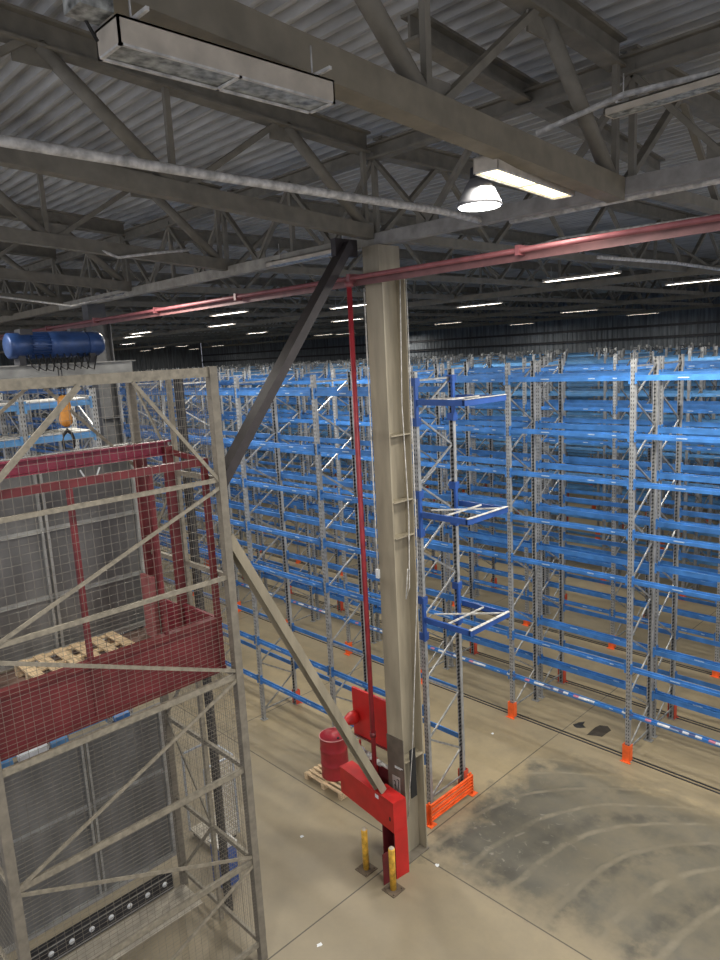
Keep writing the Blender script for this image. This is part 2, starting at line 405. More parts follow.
# ------------------------------------------------------------------ pallet racks
ZT = 8.45
def zigzag(b, d, z0=.25, z1=8.3, step=.62, w=.035):
    z = z0; s = 0; step = (z1-z0)/13
    while z + step < z1 + .01:
        ya, yb = (.03, d-.03) if s == 0 else (d-.03, .03)
        b.bar((0, ya, z), (0, yb, z+step), w, w*.7, (1, 0, 0)); z += step; s = 1-s
    b.bar((0, .03, z0), (0, d-.03, z0), w, w*.7, (1, 0, 0)); b.bar((0, .03, z1), (0, d-.03, z1), w, w*.7, (1, 0, 0))
def post_mesh():
    b = MB(); b.prof((0, 0, 0), (0, 0, ZT), [(-.05, -.035), (.05, -.035), (.05, .035), (.03, .035), (.03, -.025), (-.03, -.025), (-.03, .035), (-.05, .035)], (0, 1, 0))
    return b.mesh('upright_post', POST)
POSTM = post_mesh()
b = MB(); b.box(-.09, .09, -.07, .07, 0, .012); FOOTM = b.mesh('base_plate', GALV)
def guard_mesh(m):
    b = MB()
    for s in (-1, 1): b.box(s*.075-.006, s*.075+.006, -.09, .05, 0, .38)
    b.box(-.075, .075, -.096, -.084, 0, .38); b.box(-.11, .11, -.14, -.09, 0, .012)
    return b.mesh('foot_guard', m)
GUARDO = guard_mesh(ORANGE); GUARDR = guard_mesh(REDF)
def lat_mesh(d):
    b = MB(); zigzag(b, d); return b.mesh('bracing', GALV)
LAT = lat_mesh(1.03)
def far_frame_mesh(d=1.03):
    b = MB(); zigzag(b, d, w=.04)
    for y in (0, d): b.box(-.05, .05, y-.035, y+.035, 0, ZT)
    return b.mesh('upright_frame', GALV)
FARF = far_frame_mesh()
def beam_mesh(L_, m, sticker=True, m2=None):
    b = MB(); h = .105; a = .05
    b.prof((a, 0, 0), (L_-a, 0, 0), [(-.025, -h/2), (.025, -h/2), (.025, h/2-.04), (-.004, h/2-.04), (-.004, h/2), (-.025, h/2)][::-1], (0, 0, 1))
    for x in (a-.002, L_-a-.03): b.box(x, x+.032, -.03, .03, -h/2-.06, h/2+.05)
    if sticker:
        b.slot(1)
        for fx in ((.30, .37), (.68, .73), (.86, .89)):
            b.box(L_*fx[0], L_*fx[1], -.0275, -.0245, -.012, .010)
    return b.mesh('beam', [m, STK])
LEV = [1.08, 2.1, 4.0, 4.97, 6.0, 6.95, 8.08]
def rack_row(Y, X0, pitch, n, label, kind, guard=None, guard_front=True, levels=LEV, rot=0, near=True, blue=BLUE, strip=False, nbeam=7):
    """n bays running towards -X from X0, front posts at y=Y"""
    t = thing('pallet_rack', (X0, Y, 0), label, 'pallet rack', 'rows of pallet racking'); t.rotation_euler.z = rot
    bm = beam_mesh(pitch, blue); bm2 = beam_mesh(pitch, STRIP) if strip else bm
    ff = FARF
    rest = MB(); cnt = 0
    for i in range(n+1):
        x = -pitch*i
        if near and i < 9:
            f = link('upright_frame', LAT, t, (x, 0, 0))
            for y in (0, 1.03):
                link('post', POSTM, f, (0, y, 0), (0, 0, math.pi if y else 0))
                link('base_plate', FOOTM, f, (0, y, 0))
            if guard is not None:
                if guard_front: link('foot_guard', guard, f, (0, 0, 0))
                else: link('foot_guard', guard, f, (0, 1.03, 0), (0, 0, math.pi))
        else:
            f = link('upright_frame', ff, t, (x, 0, 0))
            if guard is not None and i < 12: link('foot_guard', guard, f, (0, 0 if guard_front else 1.03, 0), (0, 0, 0 if guard_front else math.pi))
        if i < n:
            for li, z in enumerate(levels):
                for y, r in ((-.03, 0), (1.06, 1)):
                    if cnt < nbeam*14:
                        me = bm2 if (li == 0 and strip and not r) else bm
                        if r: link('beam', me, t, (x, y, z), (0, 0, math.pi))
                        else: link('beam', me, t, (x-pitch, y, z))
                        cnt += 1
                    else:
                        rest.box(x-pitch+.05, x-.05, y-.02, y+.02, z-.045, z+.045)
    if rest.v: rest.obj('remaining_beams', blue, t)['kind'] = 'stuff'
    # row spacers / tie bars on top
    return t
order = ['first', 'second', 'third', 'fourth', 'fifth', 'sixth', 'seventh']
# row B, ends with the open end frame beside the column
rb = rack_row(9.33, -8.2, 2.69, 15, 'blue beam pallet rack ending beside the column with an orange end barrier', 'B', GUARDR, guard_front=False, nbeam=6)
# guard brackets on its end frame
def bracket(z, parent):
    p = bpy.data.objects.new('guard_bracket', None); COL.objects.link(p); p.parent = parent
    for y in (0, 1.03):
        b = MB(); b.box(-.075, .075, y-.06, y+.06, z+.28, z+.42); b.box(-.075, .075, y-.06, y+.06, z-.42, z-.28)
        b.box(.055, .10, y-.09, y-.02, z-.42, z+.42); b.obj('sleeve', BLUED, p)
    a = MB(); a.bar((.08, -.05, z), (1.12, -.05, z), .05, .10); a.bar((.08, 1.08, z), (1.12, 1.08, z), .05, .10)
    a.bar((1.12, -.075, z), (1.12, 1.105, z), .05, .10); a.obj('arm_frame', BLUED, p)
    c = MB(); c.bar((.1, .2, z+.03), (1.1, 1.05, z+.03), .025, .025); c.bar((.6, -.02, z+.03), (.6, 1.05, z+.03), .025, .025)
    c.bar((1.13, -.08, z+.056), (1.13, 1.1, z+.056), .06, .01)
    c.obj('grey_tie', WHITEP, p)
for z in (3.95, 5.93, 7.93): bracket(z, rb)
GA = 13.38
rack_row(GA, -3.26, 2.87, 20, 'first tall rack row with orange foot guards facing the open floor', 'A', GUARDO, levels=LEV, strip=True, blue=BLUE)
rack_row(GA+1.25, -3.26+2.87, 2.87, 21, 'rack row standing back to back behind the orange guarded first row', 'A', GUARDR, guard_front=False)
PER = 5.15
for k in range(1, 7):
    Y = GA + PER*k
    near = k < 2
    for h in (0, 1):
        if k == 1: lab = ('rack row across the second aisle, its fronts facing the back of the first double row', 'rack row backing onto the front half of the second double row')[h]
        else: lab = '%s half of the %s double rack row counted from the column' % (('front', 'rear')[h], order[k])
        X0 = -3.26 + 2.87*(1 if k < 3 else 0) - (0 if k < 4 else 2.87)
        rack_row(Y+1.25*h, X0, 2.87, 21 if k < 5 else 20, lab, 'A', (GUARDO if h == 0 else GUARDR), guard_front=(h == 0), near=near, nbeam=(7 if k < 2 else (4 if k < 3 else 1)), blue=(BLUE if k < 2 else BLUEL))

# side rack behind the lift shaft (runs along Y)
def side_rack():
    t = thing('pallet_rack', (-12.9, 5.65, 0), 'light blue shelving rack seen through the cage above the grey panel wall', 'pallet rack', 'rows of pallet racking')
    t.rotation_euler.z = math.pi/2
    me = beam_mesh(1.3, BLUEL, False)
    for i in range(4):
        f = link('upright_frame', LAT, t, (-1.3*i, 0, 0))
        for y in (0, 1.03): link('post', POSTM, f, (0, y, 0)); link('base_plate', FOOTM, f, (0, y, 0))
        if i < 3:
            for z in (1.5, 3.0, 4.5, 6.0, 7.6, 8.2):
                for y in (-.03, 1.06): link('beam', me, t, (-1.3*(i+1), y, z))
            for z in (7.66, 8.26): MB().box(-1.3*(i+1)+.06, -1.3*i-.06, 0, 1.03, z, z+.02).obj('shelf_deck', WHITEP, t)
side_rack()

# orange end barrier
t = thing('rack_end_barrier', (-7.93, 9.0, 0), 'orange steel end barrier guarding the open rack frame', 'barrier')
for y in (.0, 1.28):
    MB().box(-.05, .05, y-.012, y+.012, 0, .42).box(-.10, .10, y-.09, y+.09, 0, .012).box(-.05, -.03, y-.06, y+.06, 0, .42).obj('end_post', ORANGE, t)
for z in (.12, .25, .38):
    MB().chan((.03, -.02, z), (.03, 1.3, z), .04, .075, .008).obj('rail', ORANGE, t)

# ------------------------------------------------------------------ red cabinet, drum, bollards
RX0, RX1, RY0, RY1 = -8.99, -7.45, 7.54, 7.86
t = thing('fire_pump_cabinet', (RX1, RY0, 0), 'bright red steel cabinet on a leg at the foot of the column', 'cabinet')
t.rotation_euler.z = math.radians(-7.5)
b = MB(); w_ = RX1-RX0; dd = .28
b.box(-w_, 0, 0, dd, .86, 1.38); b.obj('body', RED, t)
MB().box(-.50, .012, -.012, dd-.02, 1.38, 1.43).box(-.50, .012, -.012, .0, .87, 1.40).obj('lid', RED, t)
MB().box(-.10, -.07, -.02, -.012, 1.06, 1.13).obj('lock', BLACK, t)
MB().box(-.47, -.38, -.016, -.0125, 1.31, 1.38).obj('label_plate', WHITE, t)
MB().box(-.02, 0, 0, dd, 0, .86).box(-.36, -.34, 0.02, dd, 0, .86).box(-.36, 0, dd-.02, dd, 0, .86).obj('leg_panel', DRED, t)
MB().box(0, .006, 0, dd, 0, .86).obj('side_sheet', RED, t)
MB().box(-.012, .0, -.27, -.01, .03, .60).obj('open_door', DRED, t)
t = thing('wall_equipment_board', (-8.88, 8.06, 1.9), 'red equipment board fixed beside the column above the red cabinet', 'equipment board')
MB().box(0, .94, 0, .05, 0, .95).obj('board', RED, t)
MB().lathe((.1, -.14, .42), [(.02, -.22), (.05, -.2), (.12, 0), (.12, .1)], 16, 'Y').obj('red_cone', RED, t)
MB().box(.02, .92, -.02, 0, .02, .05).obj('lower_edge', DRED, t)
b = MB(); b.tube([(.1, -.06, -.12), (.5, -.08, -.22), (.95, -.06, -.26)], .035, 10); b.lathe((.45, -.08, -.2), [(.06, -.06), (.06, .06)], 12, 'X'); b.lathe((.7, -.08, -.24), [(.05, -.05), (.05, .05)], 12, 'X')
b.obj('white_pipework', WHITEP, t)
MB().box(.25, .38, -.13, -.12, -.3, -.05).obj('paper_tag', WHITE, t)
MB().tube([(.6, -.05, -.2), (.6, -.05, -.5)], .03, 8).tube([(.2, -.05, 0), (.2, -.05, -1.0)], .02, 8).obj('drop_pipe', RED, t)
MB().box(.3, .92, -.02, .02, -1.2, -.3).obj('lower_red_sheet', DRED, t)

def pallet(name, loc, lx, ly, label, nb=7, rot=0, h=.14, group=None):
    t = thing(name, loc, label, 'pallet', group); t.rotation_euler.z = rot
    bw = ly/nb*.62
    for i in range(nb):
        y = i*(ly-bw)/(nb-1)
        MB().box(0, lx, y, y+bw, h-.022, h).obj('deck_board', WOOD, t)
    for x in (0, lx/2-.05, lx-.1):
        MB().box(x, x+.1, 0, ly, h-.045, h-.022).obj('stringer_board', WOOD, t)
        for y in (0, ly/2-.05, ly-.1): MB().box(x, x+.1, y, y+.1, .022, h-.045).obj('block', WOOD, t)
        MB().box(x, x+.1, 0, ly, 0, .022).obj('bottom_board', WOOD, t)
    return t
pallet('wooden_pallet', (-10.88, 8.38, 0), 1.15, .8, 'small wooden pallet on the floor under the dark red drum')
t = thing('oil_drum', (-10.33, 8.78, .14), 'dark red steel drum standing on a small wooden pallet', 'drum')
pf = [(.28, 0), (.29, .02), (.285, .04), (.285, .28), (.295, .30), (.285, .32), (.285, .60), (.295, .62), (.285, .64), (.285, .86), (.295, .88), (.295, .90), (.27, .90), (.27, .87)]
MB().lathe((0, 0, 0), pf, 32).obj('drum_body', DRUM, t)
rim = MB(); rim.tube([(.29*math.cos(a*math.pi/16), .29*math.sin(a*math.pi/16), .9) for a in range(33)], .010, 6); rim.obj('rim', mat('worn pink rim', (.5, .25, .24)), t)
MB().lathe((.15, 0, .87), [(.03, 0), (.03, .02)], 12).obj('bung', DARKS, t)

for x, y, lab in ((-8.0, 7.36, 'yellow bollard standing left of the red open door'), (-7.33, 7.33, 'yellow bollard standing in front of the red open door')):
    t = thing('safety_bollard', (x, y, 0), lab, 'bollard', 'yellow bollards')
    MB().lathe((0, 0, 0), [(.055, .02), (.055, .76), (.045, .775)], 20).obj('bollard_post', YEL, t)
    b = MB().box(-.14, .14, -.14, .14, 0, .015)
    for sx in (-1, 1):
        for sy in (-1, 1): b.lathe((sx*.1, sy*.1, .015), [(.014, 0), (.014, .02)], 6)
    b.obj('base_plate', mat('rusty plate', (.12, .09, .06), .7), t)
    MB().lathe((0, 0, .775), [(.046, 0), (.044, .006)], 20).obj('top_cap', TAN, t)

# sprinkler pipe work along the column line
t = thing('sprinkler_main', (0, 7.72, 9.95), 'faded red sprinkler main running the length of the hall past the column', 'pipe')
MB().tube([(-40, 0, 0), (9, 0, 0)], .034, 10).obj('pipe', PINK, t)
MB().bar((-40, .1, -.05), (9, .1, -.05), .03, .13).obj('support_channel', mat('rusty channel', (.17, .075, .075), .6), t)
for x in range(-38, 9, 3): MB().box(x-.03, x+.03, -.05, .16, -.06, .06).obj('pipe_clamp', PINK, t)

t = thing('sprinkler_riser', (-8.03, 7.72, 1.44), 'dark red vertical riser pipe beside the column', 'pipe')
MB().tube([(0, 0, 0), (0, 0, 8.42)], .042, 12).obj('pipe', mat('riser red', (.30, .025, .035), .45), t)
MB().lathe((0, 0, 8.38), [(.07, 0), (.07, .08)], 14).obj('top_coupling', PINK, t)
MB().lathe((0, 0, .9), [(.055, 0), (.055, .08)], 14).obj('lower_coupling', DRED, t)

# ceiling conduits
def pipe(name, pts, r, m, label, cat='conduit', n=8):
    o = V(pts[0]); return tag(MB().tube([V(p)-o for p in pts], r, n).obj(name, m, None, o), label, cat)
pipe('white_conduit', [(-5.75, -1, 10.58), (-5.8, 2.1, 10.5), (-5.84, 4, 10.5), (-5.8, 7.2, 10.5), (-5.8, 8.2, 10.45)], .045, WHITEP, 'dusty white insulated pipe crossing under the trusses left of the column')
pipe('white_conduit', [(-5.6, 8.45, 10.46), (-3, 8.45, 10.45), (4, 8.45, 10.45)], .045, WHITEP, 'white pipe running right from the column just below the girder truss')
pipe('thin_cable', [(-10.9, 12, 10.62), (-8.4, 12, 10.55), (-6.9, 12, 10.68), (-2, 12, 10.6)], .018, WHITEP, 'thin pale cable strung level to the right of the column', 'cable')
pipe('white_conduit', [(-7.2, 14, 10.5), (-6.9, 17, 10.5), (-6.8, 20, 10.45)], .04, WHITEP, 'white pipe slanting down at the right above the racks')
pipe('hanging_cable', [(-11.7, 5.2, 10.85), (-11.6, 5.8, 10.62), (-11.4, 6.4, 10.7), (-11.4, 7.1, 10.8)], .025, WHITEP, 'slack white cable looped between trusses behind the column truss', 'cable')
pipe('hanging_cable', [(-15.6, 3.6, 10.8), (-15.4, 4.8, 10.35), (-15.4, 6.5, 10.15), (-15.5, 7.8, 10.45)], .02, WHITEP, 'long slack cable looped above the blue hoist motor', 'cable')
pipe('white_conduit', [(-4.3, 7.0, 11.0), (-3.4, 7.1, 11.15), (-2.6, 7.1, 11.1), (-1.2, 7.1, 11.25)], .03, WHITEP, 'wavy grey conduit above the lit lamp at the right', 'conduit')

# ------------------------------------------------------------------ lamps
def area(name, loc, sx, sy, power, col=(1, .95, .86), rot=(0, 0, 0)):
    l = bpy.data.lights.new(name, 'AREA'); l.shape = 'RECTANGLE'; l.size = sx; l.size_y = sy; l.energy = power; l.color = col
    o = bpy.data.objects.new(name, l); COL.objects.link(o); o.location = loc; o.rotation_euler = rot; return o
def linear_lamp(loc, along, Ls, w, label, group, lit=True, glow=None, big=False, hanger=.3, power=0):
    t = thing('linear_lamp', loc, label, 'lamp', group)
    if along == 'X': t.rotation_euler.z = math.pi/2
    h = .13 if big else .07
    b = MB()   # tray housing opening downwards (long axis Y)
    b.box(-w/2, w/2, -Ls/2, Ls/2, h-.012, h); 
    b.prof((0, -Ls/2, 0), (0, Ls/2, 0), [(-w/2, 0), (-w/2+.012, 0), (-w/2+.012, h), (-w/2, h)][::-1])
    b.prof((0, -Ls/2, 0), (0, Ls/2, 0), [(w/2-.012, 0), (w/2, 0), (w/2, h), (w/2-.012, h)][::-1])
    for y in (-Ls/2, Ls/2-.012): b.box(-w/2, w/2, y, y+.012, 0, h)
    b.obj('housing', FIXM, t)
    if big:
        fr = MB()
        for x in (-w/2, w/2-.02): fr.box(x, x+.02, -Ls/2, Ls/2, -.012, 0)
        for y in (-Ls/2, -.01, Ls/2-.02): fr.box(-w/2, w/2, y, y+.02, -.012, 0)
        fr.obj('frame', WHITEP, t)
    if lit:
        if w > .2:
            for x in (-w*.22, w*.22): MB().tube([(x, -Ls/2+.03, .03), (x, Ls/2-.03, .03)], .022, 8).obj('tube', glow or GLOW, t)
        MB().box(-w/2+.014, w/2-.014, -Ls/2+.014, Ls/2-.014, .012, .02).obj('diffuser', glow or GLOW, t)
    else:
        MB().box(-w/2+.014, w/2-.014, -Ls/2+.014, Ls/2-.014, .004, .012).obj('lens', GLASSM, t)
    for y in (-Ls*.42, Ls*.42):
        hb = MB(); hb.bar((-w*.5, y, h+.02), (w*.9, y, h+.02), .02, .02); hb.tube([(w*.2, y, h), (w*.2, y, h+hanger)], .006, 5)
        hb.obj('hanger', WHITEP, t)
    if power: area('lamp_light', (loc[0], loc[1], loc[2]-.06), Ls if along == 'X' else w, w if along == 'X' else Ls, power)
    return t
t = linear_lamp((-3.70, 2.66, 10.42), 'Y', 1.48, .25, 'long unlit twin-lens lamp hanging under the heavy brown truss', 'hall lamps', lit=False, big=True, hanger=.2)
MB().tube([(-.05, -.77, .05), (-.08, -.84, .2), (0, -.84, .3), (.02, -.75, .32)], .01, 6).obj('power_cord', BLACK, t)
MB().box(-.08, .10, -.92, -.74, .14, .32).obj('ballast_box', GLASSM, t)
tl = linear_lamp((-4.19, 6.65, 10.42), 'Y', 1.8, .26, 'bright twin-tube lamp beside the bell lamp right of the column', 'hall lamps', glow=GLOWN, big=True, power=45)
tl.rotation_euler.z = math.radians(7)
linear_lamp((-9.05, 7.8, 10.36), 'X', 1.9, .26, 'pale unlit strip lamp left of the column head', 'hall lamps', lit=False)
linear_lamp((-2.7, 7.0, 10.95), 'X', 1.6, .2, 'pale strip lamp at the far right above the girder truss', 'hall lamps', lit=False)
t = thing('bell_lamp', (-4.42, 6.12, 10.2), 'round lit bell-shaped high-bay lamp right of the column', 'lamp')
MB().lathe((0, 0, 0), [(.22, 0), (.23, 0), (.215, .04), (.165, .14), (.12, .22), (.09, .26)], 32).obj('shade', mat('dusty lamp shade', (.17, .17, .18), .6), t)
MB().lathe((0, 0, .26), [(.09, 0), (.085, .10), (.05, .12)], 20).obj('ballast', DARKS, t)
MB().lathe((0, 0, -.012), [(.205, 0), (.21, .008), (.20, .016)], 32).obj('lens', GLOWH, t)
MB().tube([(0, 0, .38), (0, 0, .56)], .012, 6).obj('hanging_rod', GALV, t)
area('lamp_light', (-4.42, 6.12, 10.15), .4, .4, 60)

FAR = [(-16.3, 22.4), (-9.0, 16.6), (-20.2, 45.2), (-18.5, 34), (-29.7, 46), (-27.5, 34.6), (-44.3, 48), (-8.2, 22.2), (-27, 18), (-35, 25.8),
       (-32.5, 17.0), (-58, 34.3), (-61, 40), (-17.3, 16.7), (-24.2, 23), (-20.5, 14.0), (-40.5, 36), (-48, 24), (-36.5, 18.6), (-71.5, 37.7), (-39.5, 37.3), (-72, 44), (-61.3, 33.8)]
for i, (x, y) in enumerate(FAR):
    linear_lamp((x, y, 10.38), 'X', 2.0, .26, 'lit strip lamp hanging over the distant rack rows', 'strip lamps over the distant racks', power=130)
for (x, y) in ((-5, 11.8), (0, 14), (-14, 10.8)):        # area lights without fixtures, added to brighten the dark parts of the hall
    area('lamp_light', (x, y, 10.2), 1.6, .3, 300)
for (x, y) in ((-4, 0.5), (1, 3), (1.5, 9), (-10, 1.0), (-13, 6.8), (3, 15)):  # more added area lights without fixtures, mostly out of view
    area('lamp_light', (x, y, 10.3), 1.6, .3, 170)

# ------------------------------------------------------------------ lift shaft cage
CX, CXB = -7.85, -10.1
CY0, CY1 = 1.88, 5.02
LV = [.28, 1.66, 3.12, 4.53, 5.95, 7.28, 8.68]
t = thing('lift_shaft_cage', (CX, CY1, 0), 'grey wire mesh cage around the goods lift', 'lift cage'); o = V(t.location)
R = lambda x, y, z: V((x, y, z)) - o
cb = mat('cage mesh wire tone', (.23, .21, .175), .5, .4, .1)
CAGEP = mat('dark dusty cage post', (.19, .17, .135), .6, 0, .1, 10)
def cpost(x, y, s=.1, m=CAGEP): MB().box(*[c for c in (x-s/2-o.x, x+s/2-o.x)], y-s/2-o.y, y+s/2-o.y, 0, 8.75).obj('corner_post', m, t)
cpost(CX, CY1, .11); cpost(CX, CY0, .11); cpost(CXB, CY1); cpost(CXB, CY0)
for z in LV:
    h = .12 if z > 8 else (.055 if z > 5 else .08)
    MB().bar(R(CX, CY0, z), R(CX, CY1, z), .045, h).obj('cross_rail', CAGE, t)
for z in LV:
    MB().bar(R(CXB, CY1, z), R(CX, CY1, z), .05, .07).obj('cross_rail', CAGE, t)
    MB().bar(R(CXB, CY0, z), R(CX, CY0, z), .05, .07).obj('cross_rail', CAGE, t)
MB().bar(R(CXB, CY0, 8.68), R(CXB, CY1, 8.68), .05, .1).obj('cross_rail', CAGE, t)
def diag(x, ya, za, yb, zb_, dx=.03, w=.045): MB().bar(R(x+dx, ya, za), R(x+dx, yb, zb_), w, .02, (1, 0, 0)).obj('diagonal_brace', CAGE, t)
diag(CX, CY1, 7.22, 3.92, 8.62); diag(CX, CY0, 7.3, 3.28, 8.62, w=.07)
diag(CX, CY0, 5.9, CY1, 7.2)
diag(CX, CY0, 5.85, CY1, 4.6); diag(CX, CY0, 3.12, CY1, 4.5)
diag(CX, CY0, 3.08, CY1, 1.72); diag(CX, CY0, .3, CY1, 1.62)
diag(CXB, CY0, 7.3, 3.55, 8.62); diag(CXB, CY1, 7.22, 3.7, 8.62)
MB().box(-8.95-.03-o.x, -8.95+.03-o.x, CY1-.03-o.y, CY1+.03-o.y, 0, 8.7).obj('middle_post', CAGE, t)
for ya in (CY1, CY0):
    for i in range(len(LV)-1):
        a, c = (-8.95, CXB) if i % 2 else (CXB, -8.95)
        MB().bar(R(a, ya, LV[i]), R(c, ya, LV[i+1]), .05, .02, (0, 1, 0)).obj('diagonal_brace', CAGE, t)
def wires(axis, fixed, a0, a1, z0, z1, da, dz, r=.0017):
    b = MB(); k = int((a1-a0)/da)
    def q(a, z): return R(fixed, a, z) if axis == 'Y' else R(a, fixed, z)
    def strand(p0, p1):
        b.bar(p0, p1, r*2, r*2)
    for i in range(1, k): strand(q(a0+i*(a1-a0)/k, z0), q(a0+i*(a1-a0)/k, z1))
    k2 = int((z1-z0)/dz)
    for i in range(1, k2): strand(q(a0, z0+i*(z1-z0)/k2), q(a1, z0+i*(z1-z0)/k2))
    return b
for i in range(len(LV)-1):
    dz = .10 if i > 3 else .055
    wires('Y', CX+.01, CY0+.05, CY1-.05, LV[i], LV[i+1], .10, dz).obj('mesh_panel', cb, t)
    wires('X', CY1+.01, CXB+.05, CX-.05, LV[i], LV[i+1], .055, .12).obj('mesh_panel', cb, t)
    wires('X', CY0-.01, CXB+.05, CX-.05, LV[i], LV[i+1], .075, .10).obj('mesh_panel', cb, t)

# grey sheet-panel walls behind the lift (upper and lower leaf)
def panel_wall(z0, z1, label, rows, seam):
    t = thing('panel_wall', (-10.42, 1.4, z0), label, 'panel wall')
    H_ = z1-z0; Wd = 5.12-1.4
    MB().box(-.06, 0, 0, Wd, 0, H_).obj('sheet', PANEL, t)
    for y in (seam, seam+.08): MB().box(0, .05, y, y+.035, 0, H_).obj('frame_post', PANELF, t)
    MB().box(0, .06, Wd-.1, Wd, 0, H_).obj('frame_post', PANELF, t)
    for z in rows: MB().angle((.0, 0, z-z0), (.0, Wd-.1, z-z0), .06).obj('frame_rail', PANELF, t)
    MB().box(0, .07, 0, Wd, H_-.08, H_).obj('frame_rail', PANELF, t)
    MB().box(0, .07, 0, Wd, 0, .06).obj('frame_rail', PANELF, t)
    return t
panel_wall(4.66, 7.62, 'upper grey sheet panel wall behind the red lift platform', (5.5, 6.5), 2.15)
panel_wall(.40, 3.20, 'lower grey sheet panel wall beneath the red lift platform', (2.0,), 2.3)
t = thing('dotted_sill', (-10.15, 1.4, .04), 'black perforated sill with a row of white round studs at the lift foot', 'sill')
MB().box(-.05, .05, 0, 3.42, 0, .32).obj('sill_plate', DARKS, t)
MB().box(.05, .055, 0, 3.42, .02, .04).box(.05, .055, 0, 3.42, .27, .29).obj('edge_line', GALV, t)
for i in range(11):
    MB().lathe((.052, .12+.315*i, .16), [(.045, -.002), (.045, .004)], 16, 'X').obj('white_stud', WHITE, t)
t = thing('lift_ramp', (-10.08, 1.4, 0), 'pale concrete ledge below the black studded sill', 'ledge')
MB().prof((0, 0, 0), (0, 3.6, 0), [(0, 0), (.0, .03), (.55, .03), (.6, 0)], (0, 0, 1)).obj('ledge_block', TAN, t)
# bits lying in the gap on top of the lower wall
for y, c, lab in ((2.5, BLUEL, 'light blue scrap lying on the lower wall top, first from the cage post'), (3.3, BLUEL, 'light blue scrap lying on the lower wall top, middle one'), (4.3, BLUE, 'blue carton lying on the lower wall top near the mesh side'), (2.82, WHITE, 'white sheet lying on the lower wall top')):
    tag(MB().prof((0, 0, 0), (.02, (.24 if c is not WHITE else .42), .02), [(-.05, 0), (.05, 0), (.06, .08), (-.04, .11)]).obj('scrap_carton', c, None, (-10.44, y, 3.205)), lab, 'scrap')

# ------------------------------------------------------------------ goods lift platform
PX, PY = -8.1, 4.94
t = thing('goods_lift_platform', (PX, PY, 4.57), 'dark red goods lift platform with side panels inside the cage', 'goods lift'); o = V(t.location)
Y0 = 1.9
MB().box(-.02, .02, Y0-o.y, 0, 0, .74).obj('side_panel', DRED, t)
MB().box(-.05, .06, Y0-o.y, .03, .70, .78).box(-.05, .06, Y0-o.y, .03, 0, .07).box(-.02, .04, -.04, .03, 0, .75).box(0, .03, -1.7, -1.66, 0, .7).obj('panel_frame', mat('lift frame maroon', (.13, .016, .018), .5, 0, .1), t)
MB().box(-1.6, .0, -.02, .0, 0, .72).box(-.95, .03, -.04, .0, .72, .78).obj('end_panel', mat('pinkish lift red', (.20, .02, .034), .45, 0, .1), t)
MB().box(-2.28, 0, Y0-o.y, .0, -.02, .05).obj('platform_floor', mat('worn brown deck', (.16, .10, .08), .6, 0, .25, 3), t)
ps = []
for x, y, s, z1 in ((0, 0, .07, 2.92), (0, -.78, .05, 2.92), (0, -1.80, .06, 2.92), (-.92, -.0, .12, 3.1), (-1.9, .02, .10, 3.0), (-1.72, .04, .05, 3.0), (-1.08, .03, .05, 3.1)):
    MB().box(x-s/2, x+s/2, y-s/2, y+s/2, 0, z1).obj('upright', DRED, t)
MB().bar((0, Y0-o.y, 2.94), (0, .05, 2.94), .07, .09).obj('top_rail', DRED, t)
MB().chan((-.95, Y0-o.y, 3.08), (-.95, .05, 3.08), .12, .2, .02).obj('crosshead', mat('crosshead pink red', (.24, .03, .06), .4, 0, .1), t)
MB().bar((-.95, .03, 3.02), (0, .03, 2.94), .05, .07).obj('top_rail', DRED, t)
MB().box(-1.95, -1.6, -.12, -.06, .05, 1.05).obj('rear_guard_plate', mat('pale red sheet', (.30, .10, .10), .6), t)
MB().tube([(-.9, -1.28, 2.95), (-.9, -1.2, 2.78), (-.9, -1.1, 2.78), (-.9, -1.02, 2.95)], .012, 6).obj('white_loop', WHITE, t)
pallet('wooden_pallet', (-10.12, 2.86, 4.63), .95, 1.45, 'raw wooden pallet lying on the red lift platform', nb=6, h=.20)

# guide rail of the lift, hoist beam and hoist
for x, lab in ((-9.0, 'dark steel lift guide rail standing at the mesh side of the shaft'),):
    tt = thing('lift_guide_rail', (x, 5.08+.12, 0), lab, 'guide rail')
    MB().ibeam((0, 0, 0), (0, 0, 8.6), .09, .10, .015, (0, 1, 0)).obj('rail', DARKS, tt)
t = thing('hoist_beam', (-9.4, 1.6, 8.68), 'pale grey hoist beam across the top of the lift shaft', 'beam')
MB().chan((0, 0, .11), (0, 3.16, .11), .14, .2, .015).obj('channel', PANELF, t)
MB().box(-.10, .10, 3.0, 3.1, -.1, .0).obj('end_bracket', GALV, t)
t = thing('electric_hoist', (-9.4, 3.7, 9.13), 'dark blue cylindrical hoist motor on top of the lift shaft', 'hoist')
MB().lathe((0, 0, 0), [(.13, -.60), (.16, -.58), (.16, -.50), (.165, -.34)], 28, 'Y').obj('brake_cap', MOTOR, t)
b = MB(); b.lathe((0, 0, 0), [(.15, -.34), (.15, -.1)], 28, 'Y')
for k in range(24):
    a = 2*math.pi*k/24; c, s_ = math.cos(a), math.sin(a)
    b.bar((.15*c, -.34, .15*s_), (.15*c, -.1, .15*s_), .012, .035, (c, 0, s_))
b.obj('ribbed_motor', MOTOR, t)
MB().lathe((0, 0, 0), [(.165, -.1), (.17, 0), (.17, .38), (.15, .40)], 28, 'Y').obj('rope_drum_cover', MOTOR, t)
MB().lathe((0, 0, 0), [(.15, .40), (.16, .42), (.16, .56), (.12, .62), (.05, .64)], 28, 'Y').obj('gearbox', MOTOR, t)
MB().box(-.1, .1, -.45, -.3, .12, .2).obj('terminal_box', DARKS, t); MB().box(-.05, .05, .2, .35, .15, .2).obj('limit_switch', DARKS, t)
MB().box(-.1, .1, -.5, -.42, -.25, -.12).box(-.1, .1, .4, .48, -.25, -.12).obj('mounting_foot', DARKS, t)
b = MB()
